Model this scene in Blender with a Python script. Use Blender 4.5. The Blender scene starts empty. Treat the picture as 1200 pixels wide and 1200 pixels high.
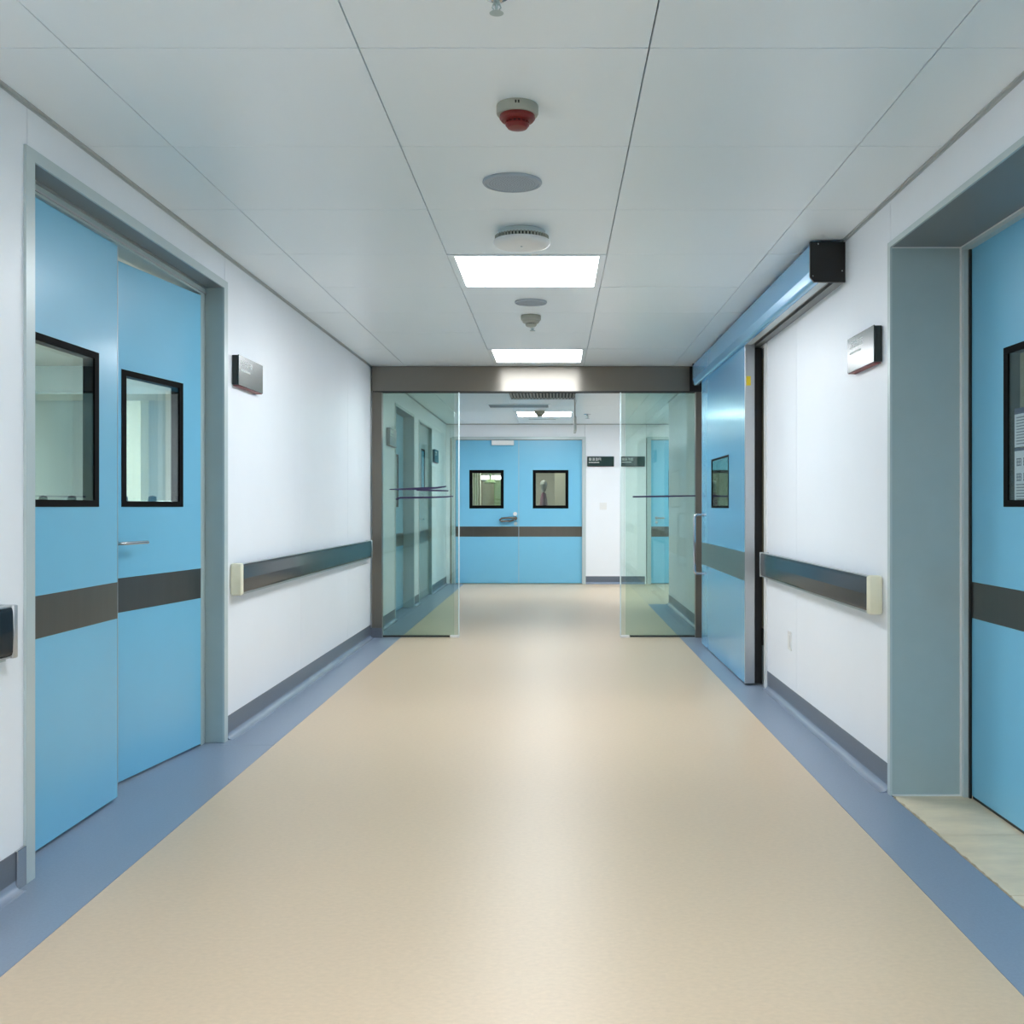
import bpy, bmesh, math, random
from mathutils import Matrix, Vector
random.seed(4)
SC = bpy.context.scene
COL = SC.collection

# ------------------------------------------------------------------ camera, world, exposure
cam_d = bpy.data.cameras.new('camera')
cam = bpy.data.objects.new('camera', cam_d); COL.objects.link(cam)
cam.location = (0, 0, 1.32); cam.rotation_euler = (math.radians(90), 0, 0)
cam_d.sensor_width = 36; cam_d.lens = 36*1252.5/1200
cam_d.shift_x = -50/1200; cam_d.shift_y = -6/1200
cam_d.clip_start = .05
SC.camera = cam
w = bpy.data.worlds.new('world'); SC.world = w; w.use_nodes = True
w.node_tree.nodes['Background'].inputs[0].default_value = (.6, .68, .75, 1)
w.node_tree.nodes['Background'].inputs[1].default_value = .02
SC.view_settings.view_transform = 'Standard'; SC.view_settings.look = 'None'
SC.view_settings.exposure = 1.56; SC.view_settings.gamma = 1.0
SC.view_settings.use_curve_mapping = False
SC.cycles.max_bounces = 14; SC.cycles.diffuse_bounces = 8; SC.cycles.glossy_bounces = 6
SC.cycles.transparent_max_bounces = 24; SC.cycles.caustics_reflective = False
SC.cycles.sample_clamp_indirect = 6
LAMP = 9.0            # radiance of the corridor's ceiling panels
H = 2.74              # ceiling height
XL, XR = -1.858, 1.543
S = 1.5                # lengths along the corridor below are given for a 25 mm lens; the real place is S times as deep
PIV = None             # where set, a thing keeps its own depth and only moves with its pivot
def ty(y): return y*S if PIV is None else y+(S-1)*PIV

# ------------------------------------------------------------------ materials
def srgb(r, g, b):
    f = lambda c: (c/255/12.92) if c/255 <= .04045 else ((c/255+.055)/1.055)**2.4
    return (f(r), f(g), f(b), 1)
def mat(name, rgb, rough=.5, metal=0, spec=.5, coat=0, coat_rough=.1, var=0, vscale=8, bump=0, bscale=60,
        aniso=0, arot=0, stretch=None, rvar=0):
    m = bpy.data.materials.new(name); m.use_nodes = True
    nt = m.node_tree; b = nt.nodes['Principled BSDF']
    b.inputs['Base Color'].default_value = srgb(*rgb); b.inputs['Roughness'].default_value = rough
    b.inputs['Metallic'].default_value = metal; b.inputs['Specular IOR Level'].default_value = spec
    b.inputs['Coat Weight'].default_value = coat; b.inputs['Coat Roughness'].default_value = coat_rough
    if aniso:
        b.inputs['Anisotropic'].default_value = aniso; b.inputs['Anisotropic Rotation'].default_value = arot
        t = nt.nodes.new('ShaderNodeTangent'); t.direction_type = 'RADIAL'; t.axis = 'Z'
        nt.links.new(t.outputs[0], b.inputs['Tangent'])
    if var or bump or rvar:
        g = nt.nodes.new('ShaderNodeNewGeometry')
        mp = nt.nodes.new('ShaderNodeMapping'); nt.links.new(g.outputs['Position'], mp.inputs[0])
        if stretch: mp.inputs['Scale'].default_value = stretch
    if var or rvar:
        n = nt.nodes.new('ShaderNodeTexNoise'); n.inputs['Scale'].default_value = vscale
        n.inputs['Detail'].default_value = 6; n.inputs['Roughness'].default_value = .65
        nt.links.new(mp.outputs[0], n.inputs['Vector'])
    if var:
        r = nt.nodes.new('ShaderNodeMapRange'); r.inputs['From Min'].default_value = .3; r.inputs['From Max'].default_value = .7
        r.inputs['To Min'].default_value = 1-var; r.inputs['To Max'].default_value = 1+var
        nt.links.new(n.outputs[0], r.inputs[0])
        mx = nt.nodes.new('ShaderNodeVectorMath'); mx.operation = 'SCALE'
        mx.inputs[0].default_value = srgb(*rgb)[:3]; nt.links.new(r.outputs[0], mx.inputs['Scale'])
        nt.links.new(mx.outputs[0], b.inputs['Base Color'])
    if rvar:
        r2 = nt.nodes.new('ShaderNodeMapRange'); r2.inputs['From Min'].default_value = .3; r2.inputs['From Max'].default_value = .7
        r2.inputs['To Min'].default_value = max(.02, rough-rvar); r2.inputs['To Max'].default_value = rough+rvar
        nt.links.new(n.outputs[0], r2.inputs[0]); nt.links.new(r2.outputs[0], b.inputs['Roughness'])
    if bump:
        n2 = nt.nodes.new('ShaderNodeTexNoise'); n2.inputs['Scale'].default_value = bscale
        n2.inputs['Detail'].default_value = 3; nt.links.new(mp.outputs[0], n2.inputs['Vector'])
        bp = nt.nodes.new('ShaderNodeBump'); bp.inputs['Strength'].default_value = bump; bp.inputs['Distance'].default_value = .002
        nt.links.new(n2.outputs[0], bp.inputs['Height']); nt.links.new(bp.outputs[0], b.inputs['Normal'])
    return m
def emit(name, rgb, s):
    m = bpy.data.materials.new(name); m.use_nodes = True; nt = m.node_tree
    nt.nodes.clear(); o = nt.nodes.new('ShaderNodeOutputMaterial'); e = nt.nodes.new('ShaderNodeEmission')
    e.inputs[0].default_value = (*rgb, 1); e.inputs[1].default_value = s; nt.links.new(e.outputs[0], o.inputs[0]); return m
def glass(name, tint, ior=1.5, rough=0.0, fboost=1.0):
    m = bpy.data.materials.new(name); m.use_nodes = True; nt = m.node_tree; nt.nodes.clear()
    o = nt.nodes.new('ShaderNodeOutputMaterial'); t = nt.nodes.new('ShaderNodeBsdfTransparent')
    g = nt.nodes.new('ShaderNodeBsdfGlossy'); g.inputs['Roughness'].default_value = rough
    f = nt.nodes.new('ShaderNodeFresnel'); f.inputs[0].default_value = ior; mx = nt.nodes.new('ShaderNodeMixShader')
    t.inputs[0].default_value = (*tint, 1); g.inputs[0].default_value = (.95, 1, .98, 1)
    # the same fresnel on both sides of the thin sheet
    ge = nt.nodes.new('ShaderNodeNewGeometry'); mr = nt.nodes.new('ShaderNodeMapRange')
    mr.inputs['To Min'].default_value = ior; mr.inputs['To Max'].default_value = 1/ior
    nt.links.new(ge.outputs['Backfacing'], mr.inputs[0]); nt.links.new(mr.outputs[0], f.inputs[0])
    nt.links.new(f.outputs[0], mx.inputs[0]); nt.links.new(t.outputs[0], mx.inputs[1]); nt.links.new(g.outputs[0], mx.inputs[2])
    nt.links.new(mx.outputs[0], o.inputs[0]); return m

M = {}
M['wall'] = mat('white_wall_panel', (236, 241, 247), .4, spec=.4, coat=.05, coat_rough=.3, var=.012, vscale=1.5, bump=.02, bscale=200)
M['joint'] = mat('panel_joint', (120, 128, 134), .7)
M['tile'] = mat('ceiling_tile_metal', (234, 243, 248), .32, rvar=.03, vscale=.9)
M['ceil_back'] = mat('ceiling_grid_dark', (92, 98, 104), .8)
M['trim'] = mat('aluminium_angle', (178, 184, 186), .4, metal=0)
M['beige'] = mat('beige_vinyl', (203, 182, 155), .36, spec=.28, var=.06, vscale=45, stretch=(1, 1.6, 1), bump=.02, bscale=400, rvar=.02)
M['blue_floor'] = mat('blue_vinyl', (128, 143, 162), .36, spec=.4, var=.06, vscale=90, bump=.08, bscale=350)
M['base'] = mat('slate_vinyl', (96, 104, 116), .35, var=.05, vscale=60)
M['marble'] = mat('beige_marble', (224, 206, 176), .32, var=.13, vscale=3.5, stretch=(1, 2.5, 1))
M['subfloor'] = mat('dark_joint', (40, 42, 44), .8)
M['door'] = mat('blue_door_laminate', (118, 192, 226), .33, spec=.45, coat=.3, coat_rough=.18, var=.012, vscale=3)
M['slider'] = mat('blue_door_metallic', (106, 180, 226), .27, metal=.35, spec=.6, coat=.3, coat_rough=.15)
M['frame'] = mat('satin_grey_frame', (166, 184, 186), .38, metal=0, var=.03, vscale=5)
M['frame_lt'] = mat('pale_grey_frame', (188, 202, 204), .33, metal=.1)
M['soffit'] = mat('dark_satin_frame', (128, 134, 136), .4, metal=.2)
M['silver'] = mat('brushed_aluminium', (186, 190, 193), .3, metal=.8)
M['steel'] = mat('brushed_steel_plate', (104, 102, 97), .3, metal=.9, aniso=.7, arot=.25, var=.05, vscale=14, stretch=(1, 1, .05))
M['beam'] = mat('bronze_steel_beam', (130, 126, 119), .37, metal=.95, aniso=.95, arot=.25)
M['post'] = mat('bronze_steel_post', (112, 108, 100), .35, metal=.8)
M['black'] = mat('black_window_frame', (9, 10, 11), .7, spec=.08)
M['blackcap'] = mat('black_end_cap', (14, 13, 14), .45)
M['rail'] = mat('dark_slate_rail', (38, 45, 50), .12, spec=.12, coat=0, coat_rough=.05, var=.1, vscale=3)
M['cream'] = mat('cream_plastic', (226, 224, 200), .4)
M['chrome'] = mat('chrome', (200, 202, 205), .15, metal=1)
M['white'] = mat('white_plastic', (226, 228, 228), .4)
M['offwhite'] = mat('aged_plastic', (160, 163, 152), .5)
M['red'] = mat('red_plastic', (116, 24, 20), .4)
M['darkred'] = mat('dark_red_vent', (48, 12, 10), .6)
M['spk'] = mat('grey_grille', (164, 175, 185), .6)
M['spkhole'] = mat('grille_hole', (70, 78, 88), .8)
M['dark'] = mat('dark_slot', (36, 38, 38), .7)
M['louvre'] = mat('louvre_fin', (128, 128, 120), .5)
M['sign'] = mat('dark_sign_glass', (26, 52, 51), .26, spec=.5, coat=.25, coat_rough=.2)
M['signside'] = mat('dark_sign_edge', (14, 30, 28), .3)
M['signreflect'] = mat('maroon_reflection', (120, 52, 52), .5)
M['signtext'] = mat('sign_lettering', (225, 232, 230), .5)
M['tape'] = mat('dark_blue_tape', (38, 30, 72), .5)
M['yellow'] = mat('yellow_sticker', (232, 205, 40), .5)
M['paper'] = mat('notice_paper', (215, 222, 235), .6)
M['navy'] = mat('navy_print', (38, 54, 100), .6)
M['greyprint'] = mat('grey_print', (120, 128, 145), .6)
M['roomwall'] = mat('pale_green_room_wall', (196, 208, 210), .6)
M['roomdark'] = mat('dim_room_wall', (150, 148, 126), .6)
M['curtain'] = mat('pale_curtain', (214, 222, 206), .7, var=.08, vscale=10, stretch=(1, 1, .02))
M['greencloth'] = mat('olive_green_cloth', (112, 132, 92), .8)
M['maroon'] = mat('maroon_cloth', (104, 44, 66), .8)
M['greydoor'] = mat('grey_door_laminate', (132, 150, 152), .35, coat=.2)
M['seal'] = mat('pale_edge_seal', (205, 222, 224), .3)
M['lamp'] = emit('panel_light', (.935, .98, 1.02), LAMP)
M['dimfill'] = emit('dim_room_fill_light', (1, .97, .88), 3.0)
M['cove'] = mat('blue_fillet_highlight', (134, 146, 164), .24, spec=.6)  # floor blue, set paler to stand for the cove's highlight
M['roomlamp'] = emit('room_panel_light', (1, .99, .96), 8.0)
M['leftfill'] = emit('left_room_fill_light', (.98, 1, 1), 20.0)
M['glass'] = glass('green_tinted_glass', (.872, .935, .91))
M['pane'] = glass('window_glass', (.94, .975, .965), ior=1.6)
M['clear'] = glass('inner_window_glass', (.95, .98, .97))

# ------------------------------------------------------------------ helpers
ORG = {}
class Fr:
    """a local frame: u across the face, d into the surface, z up"""
    def __init__(s, o, u, d):
        u = Vector((u[0], u[1], 0)).normalized(); d = Vector((d[0], d[1], 0)).normalized()
        s.m = Matrix(((u.x, d.x, 0, o[0]), (u.y, d.y, 0, o[1]), (0, 0, 1, o[2] if len(o) > 2 else 0), (0, 0, 0, 1)))
    def p(s, u, d, z): return s.m @ Vector((u, d, z))
W0 = Fr((0, 0, 0), (1, 0), (0, 1))

def box(bm, x0, x1, y0, y1, z0, z1, fr=None, bev=0):
    t = bmesh.new()
    v = [t.verts.new((x, y, z)) for x in (x0, x1) for y in (y0, y1) for z in (z0, z1)]
    for f in ((0, 1, 3, 2), (4, 6, 7, 5), (0, 4, 5, 1), (2, 3, 7, 6), (0, 2, 6, 4), (1, 5, 7, 3)): t.faces.new([v[i] for i in f])
    if bev: bmesh.ops.bevel(t, geom=t.edges[:], offset=bev, segments=2, affect='EDGES', profile=.5)
    merge(bm, t, fr)
def merge(bm, t, fr=None):
    if fr: bmesh.ops.transform(t, matrix=fr.m, verts=t.verts)
    bmesh.ops.recalc_face_normals(t, faces=t.faces)
    me = bpy.data.meshes.new('t'); t.to_mesh(me); t.free(); bm.from_mesh(me); bpy.data.meshes.remove(me)
def ring(bm, o, i, d0, d1, fr=None, bev=0):
    """a rectangular frame solid: outer and inner rectangles (u0,u1,z0,z1) between depths d0 and d1"""
    t = bmesh.new(); L = []
    for (u0, u1, z0, z1) in (o, i):
        for d in (d0, d1): L.append([t.verts.new(c) for c in ((u0, d, z0), (u1, d, z0), (u1, d, z1), (u0, d, z1))])
    O0, O1, I0, I1 = L
    for k in range(4):
        j = (k+1) % 4
        t.faces.new((O0[k], O0[j], I0[j], I0[k])); t.faces.new((O1[k], I1[k], I1[j], O1[j]))
        t.faces.new((O0[k], O1[k], O1[j], O0[j])); t.faces.new((I0[k], I0[j], I1[j], I1[k]))
    if bev:
        es = [e for e in t.edges if all(abs(v.co.y-d0) < 1e-6 for v in e.verts) and len(e.link_faces) == 2 and
              abs(e.link_faces[0].normal.dot(e.link_faces[1].normal)) < .5]
        t.normal_update()
    merge(bm, t, fr)
def lathe(bm, prof, c, seg=40, axis='z'):
    """prof: (radius, height) pairs, swept round a vertical axis at c"""
    t = bmesh.new(); rings = []
    for r, z in prof:
        if r < 1e-6: rings.append([t.verts.new((c[0], c[1], c[2]+z))])
        else: rings.append([t.verts.new((c[0]+r*math.cos(2*math.pi*k/seg), c[1]+r*math.sin(2*math.pi*k/seg), c[2]+z)) for k in range(seg)])
    for a, b in zip(rings, rings[1:]):
        for k in range(seg):
            j = (k+1) % seg
            if len(a) == 1 and len(b) > 1: t.faces.new((a[0], b[k], b[j]))
            elif len(b) == 1 and len(a) > 1: t.faces.new((a[k], a[j], b[0]))
            elif len(a) > 1: t.faces.new((a[k], a[j], b[j], b[k]))
    merge(bm, t)
def tube(bm, pts, r, seg=14, fr=None):
    t = bmesh.new(); pts = [Vector(p) for p in pts]; rings = []
    for i, p in enumerate(pts):
        a = pts[max(i-1, 0)]; b = pts[min(i+1, len(pts)-1)]; d = (b-a).normalized()
        x = d.orthogonal().normalized() if i == 0 else (px - d*px.dot(d)).normalized()
        px = x; y = d.cross(x)
        rings.append([t.verts.new(p + (x*math.cos(2*math.pi*k/seg)+y*math.sin(2*math.pi*k/seg))*r) for k in range(seg)])
    for a, b in zip(rings, rings[1:]):
        for k in range(seg): t.faces.new((a[k], a[(k+1) % seg], b[(k+1) % seg], b[k]))
    t.faces.new(rings[0][::-1]); t.faces.new(rings[-1]); merge(bm, t, fr)
def prism(bm, prof, u0, u1, fr):
    """prof: (d, z) outline swept along u"""
    t = bmesh.new(); a = [t.verts.new((u0, d, z)) for d, z in prof]; b = [t.verts.new((u1, d, z)) for d, z in prof]
    n = len(prof)
    for k in range(n): t.faces.new((a[k], a[(k+1) % n], b[(k+1) % n], b[k]))
    t.faces.new(a[::-1]); t.faces.new(b); merge(bm, t, fr)
def arc(p0, p1, p2, n=6):
    p0, p1, p2 = map(Vector, (p0, p1, p2))
    return [(1-s)**2*p0 + 2*s*(1-s)*p1 + s*s*p2 for s in [k/n for k in range(n+1)]]

def obj(name, bm, m, parent=None, org=None, smooth=False, label=None):
    """one mesh object; geometry is given in world coordinates and kept there"""
    o = ORG[parent.name] if parent else Vector(org or (0, 0, 0))
    if not parent: o.y = ty(o.y) if org else 0
    for v in bm.verts: v.co.y = ty(v.co.y)
    bmesh.ops.translate(bm, verts=bm.verts, vec=-o)
    me = bpy.data.meshes.new(name); bm.to_mesh(me); bm.free(); me.materials.append(M[m] if isinstance(m, str) else m)
    ob = bpy.data.objects.new(name, me); COL.objects.link(ob)
    if smooth:
        for p in me.polygons: p.use_smooth = True
        me.set_sharp_from_angle(angle=math.radians(35))
    if parent: ob.parent = parent
    else: ob.location = o
    ORG[ob.name] = o
    if label: ob['label'] = label
    return ob
def B(*boxes, fr=None, bev=0):
    bm = bmesh.new()
    for b in boxes: box(bm, *b, fr=fr, bev=bev)
    return bm
def root(name, loc=(0, 0, 0), label=None, cat=None, group=None, kind=None):
    o = bpy.data.objects.new(name, None); COL.objects.link(o); loc = (loc[0], ty(loc[1]), loc[2]); o.location = loc; o.empty_display_size = .1
    ORG[o.name] = Vector(loc); return tag(o, label, cat, group, kind)
def tag(o, label=None, cat=None, group=None, kind=None):
    for k, v in (('label', label), ('category', cat), ('group', group), ('kind', kind)):
        if v: o[k] = v
    return o
FL = Fr((XL, 0), (0, 1), (-1, 0))       # left wall:  u = +Y, d into the wall
FRr = Fr((XR, 0), (0, 1), (1, 0))       # right wall
FF = Fr((0, 12.2), (1, 0), (0, 1))      # far wall

# ------------------------------------------------------------------ floor
fl = obj('floor', B((-6, 5, -3.2, 16.2, -.12, -.022)), 'subfloor'); tag(fl, 'vinyl corridor floor, beige with blue borders', None, kind='structure')
obj('beige_sheet', B((-1.5558, 1.2642, -3.2, 12.2, -.022, 0)), 'beige', fl)
obj('beige_sheet', B((1.2658, 4.2, 9.6715, 12.2, -.022, 0)), 'beige', fl)
for a, b in ((-3.2, 3.948), (3.95, 7.205), (7.207, 12.2)):
    bm = B((-1.96 if False else XL-.0, -1.5574, a, b, -.022, 0))
    obj('border_strip', bm, 'blue_floor', fl)
obj('border_strip', B((-2.2, XL-.001, 2.5, 4.0, -.022, -.0005)), 'blue_floor', fl)
for a, b in ((-3.2, 1.14), (1.142, 7.205), (7.207, 9.67)):
    obj('border_strip', B((1.2658, XR-.004 if a == 1.142 else XR, a, b, -.022, 0)), 'blue_floor', fl)
obj('border_strip', B((XR, 2.3, 5.2, 6.8, -.022, -.0005)), 'blue_floor', fl)
obj('border_strip', B((-2.2, XL-.001, 8.28, 10.75, -.022, -.0005)), 'blue_floor', fl)
# marble tiles at the right-hand recess, their cut edge a little ragged
def tile_edge(y0, y1):
    bm = bmesh.new(); t = bmesh.new(); n = 24; top = []
    e = [(XR+.004+random.uniform(-.0015, .007), y0+(y1-y0)*k/n) for k in range(n+1)]
    pts = e + [(1.93, y1), (1.93, y0)]
    a = [t.verts.new((x, y, -.022)) for x, y in pts]; b = [t.verts.new((x, y, -.0005)) for x, y in pts]
    m = len(pts)
    for k in range(m): t.faces.new((a[k], a[(k+1) % m], b[(k+1) % m], b[k]))
    t.faces.new(b); t.faces.new(a[::-1]); merge(bm, t); return bm
for a, b in ((1.165, 1.79), (1.793, 2.42), (2.423, 2.868), (2.871, 3.258)):
    obj('marble_tile', tile_edge(a, b), 'marble', fl)
obj('room_floor', B((-6, -2.2, 1.2, 8.1, -.022, -.001), (-1.9, .6, 12.33, 16.2, -.022, -.001), (1.93, 5, .2, 4.4, -.022, -.001), (2.3, 5, 4.45, 8, -.022, -.001)), 'beige', fl)

# ------------------------------------------------------------------ ceiling
ce = obj('ceiling', B((-6, 5, -3.2, 16.2, H+.02, H+.1)), 'ceil_back'); tag(ce, 'suspended ceiling of pale metal tiles', kind='structure')
cols = [(XL, -1.507), (-1.507, -.607), (-.607, .293), (.293, 1.193), (1.193, XR)]
lights = [(-1.407, 'l'), (1.007, 'l'), (4.007, 'l'), (6.407, 'l'), (10.607, 'l')]
rows = [round(2.207 + .6*k, 3) for k in range(-9, 17)]
g = .0022
cache = {}
def tile(x0, x1, y0, y1):
    y0, y1 = ty(y0), ty(y1)
    k = (round(x1-x0, 4), round(y1-y0, 4))
    if k not in cache:
        w_, l_ = x1-x0, y1-y0
        bm = bmesh.new(); box(bm, g, w_-g, g, l_-g, 0, .016, bev=.0012)
        me = bpy.data.meshes.new('ceiling_tile'); bm.to_mesh(me); bm.free(); me.materials.append(M['tile']); cache[k] = me
    o = bpy.data.objects.new('ceiling_tile', cache[k]); COL.objects.link(o); o.parent = ce
    o.location = (x0, y0, H+random.uniform(0, .0012))
lit_rows = [2.207-1.2, 2.207-3.6, 2.207+1.8, 2.207+4.2, 2.207+8.4]
for y in rows:
    y1 = y+.6
    if y > 11.7: y1 = 12.2
    for ci, (a, b) in enumerate(cols):
        if ci == 2 and (any(abs(y-l) < .02 for l in lit_rows) or abs(y-(2.207+6.6)) < .02): continue
        tile(a, b, y, y1)
    if y > 9.3:
        for a, b in ((XR, 1.193+.9), (2.093, 2.993), (2.993, 3.893), (3.893, 4.2)): tile(a, b, max(y, 9.67), y1)
for i, (fr, u0, u1) in enumerate(((FL, -3.2, 12.2), (FRr, -3.2, 3.775), (FRr, 7.33, 9.67), (FF, XL, 4.2))):
    bm = bmesh.new(); prism(bm, [(0, H-.014), (-.003, H-.014), (-.003, H-.004), (-.016, H-.004), (-.016, H), (0, H)], u0, u1, fr)
    tag(obj('trim_%d' % (i+1), bm, 'trim'), kind='structure')

def ceiling_light(y0, lab, em='lamp', x0=-.607, x1=.293, fx=.042, fy=.026, power=True):
    r = root('ceiling_light', ((x0+x1)/2, y0+.3, H-.006), lab, 'ceiling light', 'recessed rectangular ceiling lights')
    bm = bmesh.new(); t = bmesh.new(); t.free()
    fr = Fr((0, 0, 0), (1, 0), (0, 1))
    for bx in ((x0+.002, x1-.002, y0+.002, y0+fy, H-.004, H+.018), (x0+.002, x1-.002, y0+.6-fy, y0+.598, H-.004, H+.018),
               (x0+.002, x0+fx, y0+fy, y0+.6-fy, H-.004, H+.018), (x1-fx, x1-.002, y0+fy, y0+.6-fy, H-.004, H+.018)): box(bm, *bx)
    obj('light_frame', bm, 'tile', r)
    obj('diffuser', B((x0+fx, x1-fx, y0+fy, y0+.6-fy, H-.001, H+.01)), em, r)
    return r
L0 = 2.207
ceiling_light(L0+1.8, 'nearest lit rectangular ceiling panel, just behind the round white alarm')
ceiling_light(L0+4.2, 'lit rectangular ceiling panel close in front of the glass door beam')
ceiling_light(L0+8.4, 'small distant lit ceiling panel beyond the glass doors')
ceiling_light(L0-1.2, 'unseen ceiling panel added overhead of the camera to even the light')  # unseen panels added above and behind the camera for even lighting
ceiling_light(L0-3.6, 'unseen ceiling panel added behind the camera to even the light')
ceiling_light(L0+8.4, 'lit ceiling panel in the side lobby, hidden by the right wall', x0=2.093, x1=2.993)

# ------------------------------------------------------------------ walls
def wall(name, fr, u0, u1, seams, openings=(), th=.11, m='wall', lab=None):
    global PIV
    PIV = fr.m[1][3] if abs(fr.m[1][1]) > .5 and abs(fr.m[1][0]) < .5 else None
    """panelled wall: a recessed backing and one board per bay; openings are (u0, u1, z_top)"""
    cuts = sorted({u0, u1, *[s for s in seams if u0 < s < u1], *[e for o in openings for e in o[:2]]})
    back = bmesh.new(); cells = []
    for a, b in zip(cuts, cuts[1:]):
        mid = (a+b)/2; z0 = -.002
        for o in openings:
            if o[0] < mid < o[1]: z0 = o[2]
        cells.append((a, b, z0)); box(back, a, b, .008, th, max(z0, 0), H, fr=fr)
    w_ = obj(name, back, 'joint'); tag(w_, lab, kind='structure')
    for a, b, z0 in cells:
        obj('wall_panel', B((a+.0014, b-.0014, 0, .008, z0 if z0 > 0 else 0, H), fr=fr), m, w_)
    PIV = None
    return w_
wall('wall_left', FL, -3.2, 12.2, [-2.3, -1.1, .1, 1.3, 5.22, 6.4, 7.6, 11.4], [(2.51, 4.012, 2.57), (8.29, 9.39, 2.52), (9.74, 10.74, 2.51)], lab='white panelled wall on the left')
wall('wall_right', FRr, -3.2, 7.3, [-2, -.8, .4, 4.55], [(1.15, 3.272, 2.52), (5.22, 6.76, 2.5)], lab='white panelled wall on the right')
wall('wall_right_far', Fr((1.55, 0), (0, 1), (1, 0)), 7.3, 9.67, [8.5], lab='white wall on the right beyond the glass doors')
wall('wall_far', FF, XL-.11, 4.2, [1.19], [(-1.79, .517, 2.505), (1.57, 3.64, 2.505)], lab='white far wall at the end of the corridor')
wall('wall_lobby', Fr((0, 9.67), (1, 0), (0, -1)), 1.66, 4.2, [2.8], lab='white lobby wall')
wall('wall_lobby_side', Fr((4.2, 0), (0, 1), (1, 0)), 9.5, 12.3, [11], lab='white lobby side wall')
wall('wall_back', Fr((0, -3.2), (1, 0), (0, -1)), -2, 1.7, [-.8, .4], lab='white wall behind the camera')

def baseboard(name, fr, u0, u1, metal_end=False):
    global PIV
    PIV = 12.2 if fr is FF else None
    bm = bmesh.new(); prism(bm, [(0, .132), (-.003, .132), (-.004, .128), (-.004, .0), (0, 0)], u0, u1, fr)
    o = tag(obj(name, bm, 'base', smooth=True), kind='structure')
    c = [(-.004, .034), (-.0055, .022), (-.010, .012), (-.018, .0055), (-.03, .002), (-.042, .0008)]
    bm = bmesh.new(); prism(bm, c + [(-.042, 0), (-.004, 0)], u0, u1, fr)
    f_ = obj('cove_fillet', bm, 'cove', o, smooth=True); PIV = None
    return o
b0 = baseboard('baseboard_left', FL, -3.2, 2.449)
obj('end_cap', B((2.449, 2.492, -.012, .0, 0, .136), fr=FL, bev=.002), 'chrome', b0, label='metal end strip of the baseboard')
for a, b in ((4.034, 7.178), (7.26, 8.27), (9.41, 9.72), (10.76, 12.2)): baseboard('baseboard_left', FL, a, b)
for a, b in ((-3.2, 1.12), (3.29, 5.16), (6.84, 7.17)): baseboard('baseboard_right', FRr, a, b)
baseboard('baseboard_right', Fr((1.55, 0), (0, 1), (1, 0)), 7.33, 9.67)
for a, b in ((.532, 1.545), (3.66, 4.2)): baseboard('baseboard_far', FF, a, b)

# ------------------------------------------------------------------ door parts
BAND = (.818, .981)
def lever(parent, fr, u, z, side, proud=.055, length=.135, r=.0085, name='lever_handle'):
    """rosette, neck and lever; side = +1 points to +u"""
    bm = bmesh.new()
    tube(bm, [(u, -.001, z), (u, -.01, z)], .026, 24, fr)
    tube(bm, [(u, -.008, z), (u, -proud+.012, z), (u+side*.004, -proud+.003, z), (u+side*.014, -proud, z), (u+side*length, -proud, z)], r, 14, fr)
    tube(bm, [(u, -.001, z-.075), (u, -.009, z-.075)], .022, 20, fr)
    return obj(name, bm, 'chrome', parent, smooth=True)
def leaf(parent, fr, W, z0, z1, win, band=BAND, m='door', th=.055, border=.026, edge=True, reveal=True, band_u=None, label=None):
    bm = bmesh.new()
    if win: ring(bm, (0, W, z0, z1), win, 0, th, fr)
    else: box(bm, 0, W, 0, th, z0, z1, fr=fr)
    lf = obj('door_leaf', bm, m, parent, label=label)
    if win:
        a, b, c, d = win; bm = bmesh.new()
        ring(bm, (a-.002, b+.002, c-.002, d+.002), (a+border, b-border, c+border, d-border), -.003, .004, fr)
        ring(bm, (a, b, c, d), (a+border, b-border, c+border, d-border), .0045, th-.006, fr)
        obj('window_frame', bm, 'black', lf)
        obj('glass_pane', B((a+border, b-border, .001, .004, c+border, d-border), fr=fr), 'pane', lf)
        obj('glass_pane', B((a+border, b-border, th-.012, th-.009, c+border, d-border), fr=fr), 'clear', lf)
    if band:
        bu = band_u or (.002, W-.002)
        obj('bumper_plate', B((*bu, -.0016, .0, *band), fr=fr), 'steel', lf)
    if edge:
        obj('edge_strip', B((W-.0005, W+.003, -.001, th, z0, z1), fr=fr), 'silver', lf)
    return lf
def casing(parent, fr, u0, u1, ztop, face, depth, wdt, m='frame_lt', jm='frame', proud=.01, wtop=None):
    """architrave on the wall face plus jamb linings running back to depth; u0,u1,ztop are the clear opening"""
    wt = wtop or wdt
    bm = B((u0-wdt, u0, -proud, .0, 0, ztop+wt), (u1, u1+wdt, -proud, .0, 0, ztop+wt), (u0, u1, -proud, .0, ztop, ztop+wt), fr=fr)
    a = obj('door_casing', bm, m, parent)
    bm = B((u0-.018, u0, 0, depth, 0, ztop+.018), (u1, u1+.018, 0, depth, 0, ztop+.018), fr=fr)
    obj('jamb_lining', bm, jm, parent)
    obj('head_lining', B((u0, u1, 0, depth, ztop, ztop+.018), fr=fr), 'soffit' if jm == 'frame' else jm, parent)

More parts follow.
